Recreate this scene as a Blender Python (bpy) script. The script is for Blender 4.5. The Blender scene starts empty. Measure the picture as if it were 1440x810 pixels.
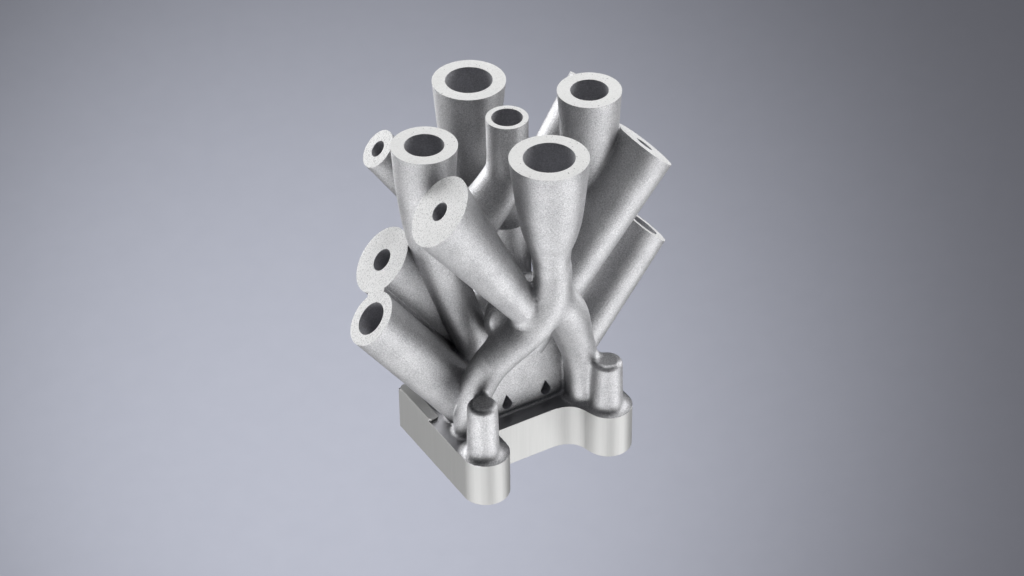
import bpy, math, time
import numpy as np
from mathutils import Vector, Matrix

# ------------------------------------------------------------------ units
U = 0.00025                      # one working unit = 0.25 mm
scene = bpy.context.scene
COL = scene.collection

# ------------------------------------------------------------------ camera
PITCH, AZ, ROLL, FPX = math.radians(36.7), math.radians(30.5), math.radians(0.6), 4235.0
rt = Vector((math.cos(AZ), -math.sin(AZ), 0)); bk = Vector((math.sin(AZ), math.cos(AZ), 0)); zz = Vector((0, 0, 1))
up = math.cos(PITCH) * zz + math.sin(PITCH) * bk
fw = math.cos(PITCH) * bk - math.sin(PITCH) * zz
RT = math.cos(ROLL) * rt - math.sin(ROLL) * up
UP = math.sin(ROLL) * rt + math.cos(ROLL) * up
AIM = Vector((0, 0, 477)) + RT * 7 - UP * 240     # the point the lens looks at
cam_pos = AIM - fw * FPX
cam = bpy.data.cameras.new('camera')
cam.sensor_width = 36.0
cam.lens = FPX * 36.0 / 1440.0
cam.clip_start, cam.clip_end = 0.05, 50
cam_ob = bpy.data.objects.new('camera', cam); COL.objects.link(cam_ob)
m = Matrix((RT, UP, -fw)).transposed().to_4x4()
m.translation = cam_pos * U
cam_ob.matrix_world = m
scene.camera = cam_ob

# ------------------------------------------------------------------ world, lamps, exposure
world = bpy.data.worlds.new('World'); scene.world = world
world.use_nodes = True
bg = world.node_tree.nodes['Background']
bg.inputs['Color'].default_value = (0.80, 0.86, 1.0, 1)
bg.inputs['Strength'].default_value = 0.03
CENTRE = Vector((0, -20, 230)) * U

def softbox(name, direction, dist, sx, sy, power, color=(1, 1, 1), aim=CENTRE, spread=180):
    l = bpy.data.lights.new(name, 'AREA')
    l.shape = 'RECTANGLE'; l.size = sx; l.size_y = sy; l.energy = power; l.color = color
    l.spread = math.radians(spread)
    o = bpy.data.objects.new(name, l); COL.objects.link(o)
    d = Vector(direction).normalized()
    o.location = aim + d * dist
    o.rotation_euler = (-d).to_track_quat('-Z', 'Y').to_euler()
    return o

def cdir(r, u, t):               # direction given as right / up / towards the lens side of the studio
    return rt * r + zz * u - bk * t

softbox('softbox_top', cdir(0.0, 1.0, -0.15), 0.80, 0.36, 0.36, 3.0)
softbox('softbox_low_right', cdir(0.80, -0.68, 0.48), 0.66, 0.60, 0.60, 3.35)
softbox('softbox_low_front', cdir(-0.34, -0.78, 0.68), 0.66, 0.60, 0.50, 2.9)
softbox('softbox_low_left', cdir(-0.95, -0.50, 0.30), 0.65, 0.35, 0.5, 1.1)
softbox('strip_left', cdir(-0.80, 0.14, -0.60), 0.65, 0.20, 0.8, 4.4)
softbox('strip_right', cdir(0.88, 0.30, -0.42), 0.65, 0.22, 0.8, 3.6)
spot = bpy.data.lights.new('backdrop_lamp', 'SPOT')
spot.energy = 36; spot.spot_size = math.radians(75); spot.spot_blend = 1.0; spot.shadow_soft_size = 0.1
spot.color = (0.92, 0.95, 1.0)
spot_ob = bpy.data.objects.new('backdrop_lamp', spot); COL.objects.link(spot_ob)

fill = bpy.data.lights.new('backdrop_fill_lamp', 'SPOT')
fill.energy = 16; fill.spot_size = math.radians(120); fill.spot_blend = 1.0; fill.shadow_soft_size = 0.2
fill.color = (0.95, 0.945, 1.0)
fill_ob = bpy.data.objects.new('backdrop_fill_lamp', fill); COL.objects.link(fill_ob)

scene.view_settings.view_transform = 'Standard'
scene.view_settings.look = 'None'
scene.view_settings.exposure = 0.0
scene.view_settings.gamma = 1.0
scene.view_settings.use_curve_mapping = False
scene.render.engine = 'CYCLES'
scene.cycles.use_denoising = True
scene.cycles.max_bounces = 8

# ------------------------------------------------------------------ materials
def mat_nodes(name):
    mt = bpy.data.materials.new(name); mt.use_nodes = True
    nt = mt.node_tree
    return mt, nt, nt.nodes['Principled BSDF']

def grain_metal(name, c0, c1, rough, bump, size, metallic=1.0, speck=None, dist=0.25):
    """blasted sintered metal: fine grain in relief and in tone. size in working units"""
    mt, nt, b = mat_nodes(name)
    N, L = nt.nodes.new, nt.links.new
    tc = N('ShaderNodeTexCoord')
    n1 = N('ShaderNodeTexNoise'); n1.inputs['Scale'].default_value = 1 / (size * U); n1.inputs['Detail'].default_value = 2.0
    n1.inputs['Roughness'].default_value = 0.6
    L(tc.outputs['Object'], n1.inputs['Vector'])
    n2 = N('ShaderNodeTexNoise'); n2.inputs['Scale'].default_value = 1 / (40 * U); n2.inputs['Detail'].default_value = 4
    L(tc.outputs['Object'], n2.inputs['Vector'])
    r = N('ShaderNodeValToRGB')
    r.color_ramp.elements[0].position = 0.3; r.color_ramp.elements[0].color = (*c0, 1)
    r.color_ramp.elements[1].position = 0.7; r.color_ramp.elements[1].color = (*c1, 1)
    mix = N('ShaderNodeMath'); mix.operation = 'MULTIPLY_ADD'; mix.inputs[1].default_value = 0.75
    mul = N('ShaderNodeMath'); mul.operation = 'MULTIPLY'; mul.inputs[1].default_value = 0.25
    L(n2.outputs['Fac'], mul.inputs[0]); L(n1.outputs['Fac'], mix.inputs[0]); L(mul.outputs[0], mix.inputs[2])
    L(mix.outputs[0], r.inputs['Fac'])
    col = r.outputs['Color']
    if speck:                                             # scattered dark pits
        v = N('ShaderNodeTexNoise'); v.inputs['Scale'].default_value = 1 / (speck[0] * U); v.inputs['Detail'].default_value = 1
        L(tc.outputs['Object'], v.inputs['Vector'])
        vr = N('ShaderNodeValToRGB')
        vr.color_ramp.elements[0].position = speck[1]; vr.color_ramp.elements[0].color = (speck[2],) * 3 + (1,)
        vr.color_ramp.elements[1].position = speck[1] + 0.07; vr.color_ramp.elements[1].color = (1, 1, 1, 1)
        L(v.outputs['Fac'], vr.inputs['Fac'])
        mx = N('ShaderNodeMix'); mx.data_type = 'RGBA'; mx.blend_type = 'MULTIPLY'; mx.inputs['Factor'].default_value = 1
        L(col, mx.inputs['A']); L(vr.outputs['Color'], mx.inputs['B']); col = mx.outputs['Result']
    L(col, b.inputs['Base Color'])
    b.inputs['Metallic'].default_value = metallic
    b.inputs['Roughness'].default_value = rough
    bp = N('ShaderNodeBump'); bp.inputs['Strength'].default_value = bump; bp.inputs['Distance'].default_value = dist * U * size
    L(n1.outputs['Fac'], bp.inputs['Height']); L(bp.outputs['Normal'], b.inputs['Normal'])
    return mt

def milled_metal(name, c, rough, axis_scale, bump=0.15, metallic=1.0):
    """milled faces: long fine tool streaks"""
    mt, nt, b = mat_nodes(name)
    N, L = nt.nodes.new, nt.links.new
    tc = N('ShaderNodeTexCoord'); mp = N('ShaderNodeMapping'); mp.inputs['Scale'].default_value = [s / U for s in axis_scale]
    L(tc.outputs['Object'], mp.inputs['Vector'])
    n1 = N('ShaderNodeTexNoise'); n1.inputs['Scale'].default_value = 1; n1.inputs['Detail'].default_value = 3
    L(mp.outputs[0], n1.inputs['Vector'])
    r = N('ShaderNodeMapRange'); r.inputs['To Min'].default_value = 0.92; r.inputs['To Max'].default_value = 1.06
    L(n1.outputs['Fac'], r.inputs['Value'])
    mx = N('ShaderNodeMix'); mx.data_type = 'RGBA'; mx.blend_type = 'MULTIPLY'; mx.inputs['Factor'].default_value = 1
    mx.inputs['A'].default_value = (*c, 1); L(r.outputs[0], mx.inputs['B'])
    L(mx.outputs['Result'], b.inputs['Base Color'])
    b.inputs['Metallic'].default_value = metallic
    b.inputs['Roughness'].default_value = rough
    bp = N('ShaderNodeBump'); bp.inputs['Strength'].default_value = bump; bp.inputs['Distance'].default_value = 0.3 * U
    L(n1.outputs['Fac'], bp.inputs['Height']); L(bp.outputs['Normal'], b.inputs['Normal'])
    return mt

M_TUBE = grain_metal('blasted_metal', (0.30, 0.30, 0.314), (0.69, 0.69, 0.70), 0.53, 0.9, 1.8, dist=0.42)
M_RIM = grain_metal('cut_face_metal', (0.78, 0.78, 0.77), (0.95, 0.95, 0.94), 0.55, 0.3, 2.0, metallic=0.0, speck=(3.6, 0.225, 0.35))
M_RIMS = grain_metal('porous_cut_face_metal', (0.70, 0.70, 0.70), (0.95, 0.95, 0.945), 0.55, 0.5, 2.0, metallic=0.0, speck=(2.2, 0.38, 0.72))
M_BORE = grain_metal('bore_metal', (0.36, 0.36, 0.38), (0.66, 0.66, 0.69), 0.6, 0.6, 2.2, metallic=0.4)
M_SIDE = milled_metal('milled_side_metal', (0.46, 0.46, 0.455), 0.58, (0.35, 0.35, 0.008))
M_TOP = milled_metal('milled_top_metal', (0.50, 0.50, 0.515), 0.30, (0.05, 0.3, 0.05), bump=0.05)
M_POSTTOP = grain_metal('rough_post_end_metal', (0.22, 0.22, 0.23), (0.55, 0.55, 0.56), 0.5, 0.8, 2.6)

# ------------------------------------------------------------------ backdrop sheet (far behind the part)
def backdrop():
    dist = 1.9 / U
    c = AIM + fw * dist
    me = bpy.data.meshes.new('backdrop')
    vs, fs = [], []
    n = 25
    for j in range(n):
        for i in range(n):
            a, b_ = (i / (n - 1) - .5) * 6.0 / U, (j / (n - 1) - .5) * 5.0 / U
            sag = -((a * U) ** 2 * 0.04 + (b_ * U) ** 2 * 0.04) / U      # a gently bowed paper sheet
            vs.append((c + RT * a + UP * b_ + fw * sag) * U)
    for j in range(n - 1):
        for i in range(n - 1):
            q = j * n + i; fs.append((q, q + 1, q + n + 1, q + n))
    me.from_pydata(vs, [], fs); me.shade_smooth()
    mt, nt, b = mat_nodes('grey_backdrop_paper')
    t = nt.nodes.new('ShaderNodeTexNoise'); t.inputs['Scale'].default_value = 300
    r = nt.nodes.new('ShaderNodeValToRGB')
    r.color_ramp.elements[0].color = (0.40, 0.405, 0.45, 1); r.color_ramp.elements[1].color = (0.42, 0.425, 0.47, 1)
    nt.links.new(t.outputs['Fac'], r.inputs['Fac']); nt.links.new(r.outputs['Color'], b.inputs['Base Color'])
    b.inputs['Roughness'].default_value = 0.9; b.inputs['Specular IOR Level'].default_value = 0.1
    me.materials.append(mt)
    o = bpy.data.objects.new('backdrop', me); COL.objects.link(o)
    o['kind'] = 'structure'; o['label'] = 'smooth blue grey studio backdrop with soft falloff'
    pool = (c + RT * (-250 * (1 + dist / FPX)) + UP * (-195 * (1 + dist / FPX))) * U
    spot_ob.location = pool - fw * 0.97 - RT * 0.06 - UP * 0.10
    fill_ob.location = (c + RT * (150 * (1 + dist / FPX))) * U - fw * 1.2 - UP * 0.55
    fill_ob.rotation_euler = (c * U + RT * 0.25 - Vector(fill_ob.location)).to_track_quat('-Z', 'Y').to_euler()
    dv = pool - Vector(spot_ob.location)
    spot_ob.rotation_euler = dv.to_track_quat('-Z', 'Y').to_euler()
backdrop()

# ------------------------------------------------------------------ the part as one solid: distance functions
f32 = np.float32
def smin(a, b, k):
    h = np.maximum(k - np.abs(a - b), 0) / k
    return np.minimum(a, b) - h * h * k * 0.25

class Prim:
    k = 5.0
    bore = None; cap = None

def unit(v): v = np.array(v, float); return v / np.linalg.norm(v)

class Oblique(Prim):
    """round pipe whose discs stay parallel to its cut face while the centre runs along a"""
    def __init__(s, name, c, n, a, r0, r1, L, hole, depth, mat=None, prof=None):
        s.name = name; s.c = np.array(c, float); s.n = unit(n); s.a = unit(a); s.r0, s.r1, s.L = r0, r1, L
        s.hole, s.depth, s.rim = hole, depth, mat
        e = s.c + s.a * L; R = max(r0, r1)
        s.lo, s.hi = np.minimum(s.c, e) - R, np.maximum(s.c, e) + R
        s.an = float(s.a @ s.n)
    def frame(s, x, y, z):
        dx, dy, dz = x - s.c[0], y - s.c[1], z - s.c[2]
        h = dx * s.n[0] + dy * s.n[1] + dz * s.n[2]
        t = h / s.an
        q = np.sqrt((dx - t * s.a[0]) ** 2 + (dy - t * s.a[1]) ** 2 + (dz - t * s.a[2]) ** 2)
        return h, t, q
    def d(s, x, y, z):
        h, t, q = s.frame(x, y, z)
        r = s.r0 + (s.r1 - s.r0) * np.clip(t / s.L, 0, 1)
        return np.maximum(np.maximum((q - r) * 0.95, h), (t - s.L) * 0.95)
    def bored(s, x, y, z):
        h, t, q = s.frame(x, y, z)
        return np.maximum(q - s.hole, t - s.depth)
    def caph(s, x, y, z):
        return s.frame(x, y, z)[0]
    def borebox(s):
        e = s.c + s.a * s.depth; g = s.c - s.a * 8
        return np.minimum(g, e) - s.hole - 6, np.maximum(g, e) + s.hole + 6

def spline(pts, n):
    P = np.array(pts, float); m = len(P)
    ch = np.r_[0, np.cumsum(np.maximum(np.linalg.norm(np.diff(P[:, :3], axis=0), axis=1), 1e-6) ** 0.5)]
    # centripetal cubic hermite
    T = np.zeros_like(P)
    for i in range(m):
        if i == 0: T[i] = (P[1] - P[0]) / (ch[1] - ch[0])
        elif i == m - 1: T[i] = (P[-1] - P[-2]) / (ch[-1] - ch[-2])
        else:
            d0, d1 = ch[i] - ch[i - 1], ch[i + 1] - ch[i]
            T[i] = ((P[i] - P[i - 1]) / d0 * d1 + (P[i + 1] - P[i]) / d1 * d0) / (d0 + d1)
    out = []
    for u in np.linspace(0, ch[-1], n):
        i = min(max(np.searchsorted(ch, u) - 1, 0), m - 2)
        h = ch[i + 1] - ch[i]; t = (u - ch[i]) / h
        out.append((2*t**3-3*t**2+1)*P[i] + (t**3-2*t**2+t)*h*T[i] + (-2*t**3+3*t**2)*P[i+1] + (t**3-t**2)*h*T[i+1])
    return np.array(out)

class Sweep(Prim):
    """round pipe along a smooth path, optional level cut at the top with a hole going down"""
    def __init__(s, name, pts, n=22, top=None, hole=None, hole1=None, depth=0, centre=None, k=5.0, mat=None):
        s.name = name; s.q = spline(pts, n); s.top = top; s.hole, s.hole1, s.depth = hole, hole1, depth
        s.ctr = centre; s.k = k; s.rim = mat
        s.lo = (s.q[:, :3] - s.q[:, 3:]).min(0); s.hi = (s.q[:, :3] + s.q[:, 3:]).max(0)
        if top is not None: s.hi[2] = top
    def d(s, x, y, z):
        best = rad = None
        for A, B in zip(s.q[:-1], s.q[1:]):
            v = B[:3] - A[:3]; vv = float(v @ v)
            dx, dy, dz = x - A[0], y - A[1], z - A[2]
            t = np.clip((dx * v[0] + dy * v[1] + dz * v[2]) / vv, 0, 1)
            e = (dx - t * v[0]) ** 2 + (dy - t * v[1]) ** 2 + (dz - t * v[2]) ** 2
            r = A[3] + (B[3] - A[3]) * t
            if best is None: best, rad = e, r
            else:
                mk = e < best
                best = np.where(mk, e, best); rad = np.where(mk, r, rad)
        out = (np.sqrt(best) - rad) * 0.95
        if s.top is not None: out = np.maximum(out, z - s.top)
        return out
    def bored(s, x, y, z):
        dn = s.top - z
        r = s.hole + (s.hole1 - s.hole) * np.clip(dn / s.depth, 0, 1)
        return np.maximum(np.sqrt((x - s.ctr[0]) ** 2 + (y - s.ctr[1]) ** 2) - r, dn - s.depth)
    def caph(s, x, y, z):
        return z - s.top + 0 * x + 0 * y
    def borebox(s):
        c = np.array([s.ctr[0], s.ctr[1]])
        return np.r_[c - s.hole - 6, s.top - s.depth - 6], np.r_[c + s.hole + 6, s.top + 8]

class Base(Prim):
    name = 'base_plate'; rim = None; hole = None
    lo = np.array([-152., -160., -72.]); hi = np.array([142., 82., 0.])
    @staticmethod
    def box2(x, y, x0, x1, y0, y1, r=0.0):
        qx = np.abs(x - (x0 + x1) / 2) - (x1 - x0) / 2 + r; qy = np.abs(y - (y0 + y1) / 2) - (y1 - y0) / 2 + r
        return np.sqrt(np.maximum(qx, 0) ** 2 + np.maximum(qy, 0) ** 2) + np.minimum(np.maximum(qx, qy), 0) - r
    def plan(s, x, y):
        d = np.minimum(s.box2(x, y, -149, 135, -88, 76), s.box2(x, y, -149, -77, -119, -40))
        d = np.minimum(d, np.sqrt((x + 113) ** 2 + (y + 119) ** 2) - 36)
        l2 = np.minimum(np.sqrt((x - 99) ** 2 + (y + 119) ** 2) - 36, s.box2(x, y, 63.2, 135, -119, -40))
        return smin(d, l2, 0.01 + 46.0 * np.clip((98 - x) / 30, 0, 1))
    def d(s, x, y, z):
        p = s.plan(x, y); q = np.abs(z + 36) - 36
        return np.maximum(p, q)

class Pad(Prim):
    name = 'raised_pad'; rim = None; hole = None; k = 1.0
    lo = np.array([-150., -34., -6.]); hi = np.array([-120., 77., 7.])
    def d(s, x, y, z):
        p = Base.box2(x, y, -148.6, -133, -20, 75.6, 7.2)
        return np.maximum(p, np.abs(z) - 4.5)

class Post(Prim):
    name = 'mounting_post'; rim = None; hole = None; k = 13.0
    def __init__(s, cx, cy, r, h, e):
        s.c = (cx, cy); s.r, s.h, s.e = r, h, e
        s.lo = np.array([cx - r, cy - r, -10.]); s.hi = np.array([cx + r, cy + r, h])
    def d(s, x, y, z):
        rr = s.r - 0.02 * z
        a = np.sqrt((x - s.c[0]) ** 2 + (y - s.c[1]) ** 2) - rr + s.e; b = z - s.h + s.e
        return np.sqrt(np.maximum(a, 0) ** 2 + np.maximum(b, 0) ** 2) + np.minimum(np.maximum(a, b), 0) - s.e

class Body(Prim):
    name = 'central_body'; rim = None; hole = None; k = 7.0
    lo = np.array([-126., -95., -10.]); hi = np.array([96., 67., 233.])
    drops = ((-39.5, 15.5), (27.5, 15.5)); klow = 0.5
    def d(s, x, y, z):
        hx = 96 - 0.36 * z; hy = 60 - 0.10 * z; R = 12
        qx = np.abs(x + 4) - hx + R; qy = np.abs(y) - hy + R; qz = z - 180 + R
        bx_ = (np.sqrt(np.maximum(qx, 0) ** 2 + np.maximum(qy, 0) ** 2 + np.maximum(qz, 0) ** 2)
               + np.minimum(np.maximum(np.maximum(qx, qy), qz), 0) - R) * 0.95
        out = np.minimum(bx_, np.sqrt((x + 78) ** 2 + (y - 2) ** 2 + (z - 62) ** 2) - 46)
        for (cx, cy, cz), (rx, ry, rz) in (((0, -42, 165), (65, 28, 62)), ((-36, -71, 190), (40, 13, 34)), ((42, -58, 185), (24, 24, 46))):  # added hidden lumps that block low light from the recess behind the funnel
            out = np.minimum(out, (np.sqrt(((x - cx) / rx) ** 2 + ((y - cy) / ry) ** 2 + ((z - cz) / rz) ** 2) - 1) * min(rx, ry, rz))
        return out
    def bored(s, x, y, z):
        out = None
        for cx, cz in s.drops:
            a = np.abs(x - cx); b = z - cz
            circ = np.sqrt(a * a + b * b) - 8.2
            tip = np.maximum(a * 0.88 + b * 0.475 - 8.2, -b)          # a point on top of the round hole
            e = np.minimum(circ, np.maximum(tip, a - 8.2))
            out = e if out is None else np.minimum(out, e)
        return np.maximum(out, np.maximum(y + 20, -80 - y))
    def borebox(s): return np.array([-60., -85., 0.]), np.array([50., -10., 60.])

class Column(Prim):
    name = 'centre_column'; rim = None; hole = None; k = 5.0
    lo = np.array([-42., -28., -10.]); hi = np.array([42., 54., 304.])
    def d(s, x, y, z):
        q = np.sqrt(x * x + (y - 13) ** 2)
        return np.maximum(q - 40, z - 303)

NL = (-0.704, 0.155, 0.693)      # cut faces on the left side
NR = (0.695, -0.03, 0.718)         # cut faces on the right side
def ax(side, deg, yy=0.0):
    t = math.radians(deg); return (-side * math.sin(t), yy, -math.cos(t))

H = 477.0
front_r = Sweep('branch', [(4, -114, 262, 18), (11, -111, 240, 25), (22, -107, 212, 30), (38, -100, 178, 32), (54, -91, 133, 29),
                           (69, -85, 86, 26), (79, -80, 35, 26), (82, -77, 2, 28), (82, -76, -12, 28)], 26, k=13)
front_r.klow = 8.0
PR = [
    Base(), Pad(),
    Body(), Column(),
    Post(-117, -120, 24, 93, 9), Post(96, -120, 24, 86, 9),
    Sweep('tube', [(-2, -117, 520, 61), (-2, -117, 477, 56.4), (-1, -117, 430, 52), (0, -117, 385, 46.5), (0, -117, 362, 42.5), (0, -117, 343, 37.5),
                   (0, -117, 326, 31.5), (1, -117, 312, 28.4), (1, -117, 300, 27.6), (3, -117, 286, 28), (2, -116.5, 262, 28.8), (-3, -114.5, 236, 29.8), (-14, -111, 210, 30.2), (-30, -105, 184, 29.4),
                   (-53, -97, 160, 28), (-81, -84, 126, 27), (-98, -72, 81, 26), (-107, -65, 35, 23.5), (-109, -62, 2, 21), (-109, -61, -12, 21)],
          54, H, 36.7, 22, 130, (-2, -117), k=13),
    front_r,
    Sweep('tube', [(3, 112, 520, 57), (3, 112, 477, 53.4), (2, 112, 430, 49), (1, 112, 385, 44), (0, 112, 340, 37), (0, 112, 305, 32),
                   (0, 110, 250, 32), (0, 95, 150, 34), (0, 60, -10, 36)], 26, H, 34.3, 22, 130, (3, 112)),
    Sweep('tube', [(-134, 0, 520, 51), (-134, 0, 477, 47.2), (-134, 0, 410, 42.5), (-128, 0, 334, 37.5), (-111, 0, 253, 33), (-85, -4, 169, 30),
                   (-59, -12, 93, 29), (-36, -20, 10, 30)], 26, H, 28.2, 20, 140, (-134, 0)),
    Sweep('tube', [(136, -1, 520, 51), (136, -1, 477, 46.6), (136, -1, 410, 42.5), (130, 0, 334, 37.5), (113, 0, 253, 33), (85, 4, 169, 30),
                   (59, 12, 93, 29), (36, 20, 10, 30)], 26, H, 27.7, 20, 140, (136, -1)),
    Sweep('tube', [(0, 0, 520, 30.8), (0, 0, 477, 30.4), (0, 0, 430, 30), (0, 0, 404, 30), (-3, 0, 383, 31.5), (-22, 1, 354, 34), (-48, 3, 326, 36),
                   (-84, 5, 290, 36)], 26, H, 22.4, 18, 110, (0, 0)),
    Oblique('tube', (-169, -103, 439), NL, (0.525, 0, -0.851), 54, 23.4, 279, 14.1, 110, 'p'),
    Oblique('tube', (-186.7, 40, 275.3), NL, ax(-1, 36), 52.5, 36, 280, 17.2, 110, 'p'),
    Oblique('tube', (-241.8, -25.3, 234), NL, ax(-1, 36), 42.2, 41, 290, 25.2, 70, 'p'),
    Oblique('web', (-217, 4.1, 252.6), NL, ax(-1, 36), 17, 14, 200, None, 0),
    Oblique('tube', (-165, 80, 436), NL, ax(-1, 33), 29.8, 24, 330, 12.5, 90, 'p'),
    Oblique('tube', (206, -40, 382), NR, ax(1, 37), 49.3, 34, 340, 14, 110, 'p'),
    Oblique('tube', (233, 0, 207), NR, ax(1, 36), 42, 36, 265, 26, 80, 'p'),
    Oblique('tube', (187, 70, 422), NR, ax(1, 35), 42, 30, 350, 14, 90, 'p'),
]
for p in PR:
    if p.name == 'web': p.k = 0.3
T_ = [p for p in PR if p.name == 'tube']
T_[0].klow = 3.0
for p in T_:
    if p.rim and p.c[0] < -180: p.k = 1.0
    elif p.rim and p.c[1] < -90: p.k = 8.0       # the front one flows into the curved pipe; the two lower left pipes meet in a sharp valley
def kfun(p, z):
    kl = getattr(p, 'klow', p.k)
    return kl + (p.k - kl) * np.clip((z - 8) / 40, 0, 1) + 5.0 * np.exp(-np.maximum(z, 0) / 14.0) * (1.0 if p.name not in ('web', 'raised_pad') else 0.0)

VOX = 1.7
PADW = 22.0
LO = np.array([-330., -180., -80.]); HI = np.array([320., 190., 486.])
DIM = np.ceil((HI - LO) / VOX).astype(int) + 1
t0 = time.time()
gx, gy, gz = [(LO[i] + VOX * np.arange(DIM[i])).astype(f32) for i in range(3)]
F = np.full(DIM, 60.0, f32)
def sl(lo, hi, pad):
    a = np.maximum(np.floor((lo - pad - LO) / VOX).astype(int), 0); b = np.minimum(np.ceil((hi + pad - LO) / VOX).astype(int) + 1, DIM)
    return tuple(slice(i, j) for i, j in zip(a, b))
def gsub(s): return gx[s[0]][:, None, None], gy[s[1]][None, :, None], gz[s[2]][None, None, :]
for p in PR:
    s = sl(p.lo, p.hi, PADW); x, y, z = gsub(s)
    dd = p.d(x, y, z).astype(f32)
    F[s] = np.minimum(F[s], dd) if p.name == 'base_plate' else smin(F[s], dd, kfun(p, z)).astype(f32)
BASE = PR[0]
F = np.maximum(F, (BASE.plan(gx[:, None, None], gy[None, :, None]) - np.where(gz < 60, 1.2 * np.maximum(gz, 0), 999)[None, None, :]).astype(f32))
for p in PR:
    if hasattr(p, 'borebox') and (getattr(p, 'hole', None) or p.name == 'central_body'):
        s = sl(*p.borebox(), 4); x, y, z = gsub(s)
        F[s] = np.maximum(F[s], -p.bored(x, y, z)).astype(f32)
print('grid', DIM, round(time.time() - t0, 1))

def field(P):
    x, y, z = P[:, 0], P[:, 1], P[:, 2]
    f = np.full(len(P), 60.0)
    for p in PR:
        mk = np.flatnonzero(np.all((P > p.lo - PADW) & (P < p.hi + PADW), axis=1))
        if not len(mk): continue
        dd = p.d(x[mk], y[mk], z[mk])
        f[mk] = np.minimum(f[mk], dd) if p.name == 'base_plate' else smin(f[mk], dd, kfun(p, z[mk]))
    lowm = np.flatnonzero(z < 60)
    f[lowm] = np.maximum(f[lowm], BASE.plan(x[lowm], y[lowm]) - 1.2 * np.maximum(z[lowm], 0))
    for p in PR:
        if hasattr(p, 'borebox') and (getattr(p, 'hole', None) or p.name == 'central_body'):
            lo, hi = p.borebox()
            mk = np.flatnonzero(np.all((P > lo - 4) & (P < hi + 4), axis=1))
            if len(mk): f[mk] = np.maximum(f[mk], -p.bored(x[mk], y[mk], z[mk]))
    return f
TET = np.array([[1, 1, 1], [1, -1, -1], [-1, 1, -1], [-1, -1, 1]], float)
def grad(P, e=0.12):
    g = np.zeros_like(P)
    for o in TET: g += field(P + o * e)[:, None] * o
    n = np.linalg.norm(g, axis=1, keepdims=True)
    return g / np.maximum(n, 1e-9)

# ---- dual contouring: vertices from the surface crossings and their normals, so cut edges stay sharp
inside = F < 0
cd = DIM - 1
ncell = int(np.prod(cd))
CR, NO, CE, QU = [], [], [], []
for a in range(3):
    s0 = [slice(None)] * 3; s1 = [slice(None)] * 3
    s0[a] = slice(0, -1); s1[a] = slice(1, None)
    idx = np.argwhere(inside[tuple(s0)] != inside[tuple(s1)])
    b, c = (a + 1) % 3, (a + 2) % 3
    ok = (idx[:, b] > 0) & (idx[:, c] > 0) & (idx[:, b] < DIM[b] - 1) & (idx[:, c] < DIM[c] - 1)
    idx = idx[ok]
    j = idx.copy(); j[:, a] += 1
    f0, f1 = F[tuple(idx.T)].astype(float), F[tuple(j.T)].astype(float)
    P = LO + idx * VOX
    # secant refinement on the true field
    ta, tb, fa, fb = np.zeros(len(idx)), np.ones(len(idx)), f0, f1
    for it in range(2):
        t = ta + (tb - ta) * fa / (fa - fb)
        Q = P.copy(); Q[:, a] += t * VOX
        fq = field(Q)
        same = (fq < 0) == (fa < 0)
        ta = np.where(same, t, ta); fa = np.where(same, fq, fa)
        tb = np.where(same, tb, t); fb = np.where(same, fb, fq)
        den = np.where(np.abs(fa - fb) < 1e-9, 1e-9, fa - fb)
        t = np.clip(ta + (tb - ta) * fa / den, 0, 1)
    Q = P.copy(); Q[:, a] += t * VOX
    CR.append(Q); NO.append(grad(Q))
    cells = []
    for (db, dc) in ((0, 0), (-1, 0), (-1, -1), (0, -1)):
        q = idx.copy(); q[:, b] += db; q[:, c] += dc
        cells.append((q[:, 0] * cd[1] + q[:, 1]) * cd[2] + q[:, 2])
    cells = np.stack(cells, 1)
    CE.append(cells)
    flip = f0 > 0
    QU.append(np.where(flip[:, None], cells[:, ::-1], cells))
CR, NO, CE, QU = map(np.concatenate, (CR, NO, CE, QU))
uniq, inv = np.unique(CE.ravel(), return_inverse=True)
inv = inv.reshape(-1); nv = len(uniq)
rep = lambda v: np.repeat(v, 4)
cnt = np.bincount(inv, minlength=nv).astype(float)
mass = np.stack([np.bincount(inv, rep(CR[:, i]), nv) for i in range(3)], 1) / cnt[:, None]
A = np.zeros((nv, 3, 3)); B = np.zeros((nv, 3))
rhs = np.repeat(CR, 4, 0) - mass[inv]
rhs = (rhs * np.repeat(NO, 4, 0)).sum(1)
for i in range(3):
    B[:, i] = np.bincount(inv, rep(NO[:, i]) * rhs, nv)
    for j in range(i, 3):
        A[:, i, j] = A[:, j, i] = np.bincount(inv, rep(NO[:, i] * NO[:, j]), nv)
A[:, range(3), range(3)] += 0.06
X = np.linalg.solve(A, B[:, :, None])[:, :, 0]
cell = np.stack([uniq // (cd[1] * cd[2]), (uniq // cd[2]) % cd[1], uniq % cd[2]], 1)
cl, ch_ = LO + cell * VOX, LO + (cell + 1) * VOX
V = np.clip(mass + X, cl - 0.3 * VOX, ch_ + 0.3 * VOX)
inv_of = {}
QI = np.searchsorted(uniq, QU)
print('mesh', nv, len(QI), round(time.time() - t0, 1))

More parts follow.
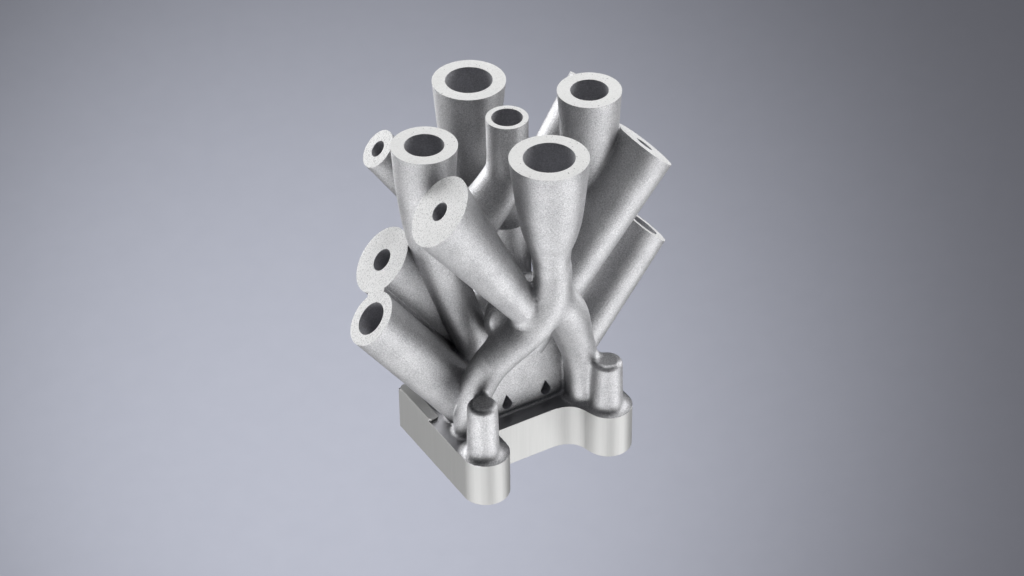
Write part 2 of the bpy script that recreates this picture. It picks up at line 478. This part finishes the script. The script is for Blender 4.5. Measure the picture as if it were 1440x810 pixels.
# ---- which piece does each facet belong to
def cen_normals(V, Q):
    p = V[Q]; n = np.cross(p[:, 2] - p[:, 0], p[:, 3] - p[:, 1])
    return p.mean(1), n / np.maximum(np.linalg.norm(n, axis=1, keepdims=True), 1e-12)
FC, FN = cen_normals(V, QI)
VN = grad(V)
nf = len(QI)
best = np.full(nf, 1e9); pid = np.zeros(nf, int); role = np.zeros(nf, int)      # role 0 wall, 1 rim, 2 bore
for i, p in enumerate(PR):
    mk = np.flatnonzero(np.all((FC > p.lo - PADW) & (FC < p.hi + PADW), axis=1))
    dd = p.d(*FC[mk].T)
    if p.name == 'base_plate': dd = np.where(FC[mk, 2] > 0.3, 1e8, dd)     # fillets belong to what stands on the plate
    up_ = dd < best[mk]
    best[mk[up_]] = dd[up_]; pid[mk[up_]] = i
for i, p in enumerate(PR):
    if getattr(p, 'hole', None):
        lo, hi = p.borebox()
        mk = np.flatnonzero(np.all((FC > lo) & (FC < hi), axis=1))
        bd = np.abs(p.bored(*FC[mk].T)); h = p.caph(*FC[mk].T)
        s = mk[(bd < 0.8) & (h < -0.2)]
        pid[s] = i; role[s] = 2
        mk = np.flatnonzero(pid == i)
        h = p.caph(*FC[mk].T)
        n = p.n if hasattr(p, 'n') else np.array([0, 0, 1.])
        s = mk[(np.abs(h) < 0.5) & (FN[mk] @ n > 0.75)]
        role[s] = 1
    elif p.name == 'web':
        mk = np.flatnonzero(pid == i)
        role[mk[(np.abs(p.caph(*FC[mk].T)) < 0.5) & (FN[mk] @ p.n > 0.75)]] = 1
    elif p.name == 'central_body':
        lo, hi = p.borebox()
        mk = np.flatnonzero(np.all((FC > lo) & (FC < hi), axis=1))
        s = mk[(np.abs(p.bored(*FC[mk].T)) < 0.8)]
        pid[s] = i; role[s] = 2
    elif p.name == 'base_plate':
        mk = np.flatnonzero((pid == i) & (FN[:, 2] > 0.6) & (FC[:, 2] > -3))
        role[mk] = 1
    elif p.name == 'mounting_post':
        mk = np.flatnonzero((pid == i) & (FN[:, 2] > 0.7) & (FC[:, 2] > p.h - 6))
        role[mk] = 1

def make_object(name, sel, mt, parent):
    q = QI[sel]; u_, iv = np.unique(q, return_inverse=True); iv = iv.reshape(q.shape)
    me = bpy.data.meshes.new(name)
    me.vertices.add(len(u_)); me.vertices.foreach_set('co', (V[u_] * U).astype(f32).ravel())
    me.loops.add(q.size); me.loops.foreach_set('vertex_index', iv.ravel().astype(np.int32))
    me.polygons.add(len(q)); me.polygons.foreach_set('loop_start', np.arange(0, q.size, 4, dtype=np.int32))
    me.polygons.foreach_set('loop_total', np.full(len(q), 4, np.int32))
    me.update(calc_edges=True)
    me.shade_smooth()
    vn = VN[q]; fn = np.repeat(FN[sel][:, None, :], 4, 1)
    ln = np.where(((vn * fn).sum(2) > 0.86)[:, :, None], vn, fn).reshape(-1, 3)
    me.normals_split_custom_set(ln.astype(f32).tolist())
    me.materials.append(mt)
    o = bpy.data.objects.new(name, me); COL.objects.link(o); o.parent = parent
    return o

root = bpy.data.objects.new('manifold', None); COL.objects.link(root)
root['label'] = 'silver grey metal manifold with many hollow pipes fanning up from a milled base'
root['category'] = 'manifold'
root.empty_display_size = 0.02
root.location = (0, 0, -72 * U)
OFF = Vector((0, 0, 72 * U))
for i, p in enumerate(PR):
    w = np.flatnonzero((pid == i) & (role == 0))
    r1 = np.flatnonzero((pid == i) & (role == 1)); r2 = np.flatnonzero((pid == i) & (role == 2))
    if not len(w): continue
    wall = M_SIDE if p.name in ('base_plate', 'raised_pad') else M_TUBE
    o = make_object(p.name, w, wall, root); o.location = OFF
    if len(r1):
        if p.name == 'base_plate': make_object('top_face', r1, M_TOP, o)
        elif p.name == 'mounting_post': make_object('end_face', r1, M_POSTTOP, o)
        else: make_object('rim_face', r1, M_RIMS if p.rim or p.name == 'web' else M_RIM, o)
    if len(r2): make_object('bore' if p.hole else 'drain_hole', r2, M_BORE, o)
print('done', round(time.time() - t0, 1))
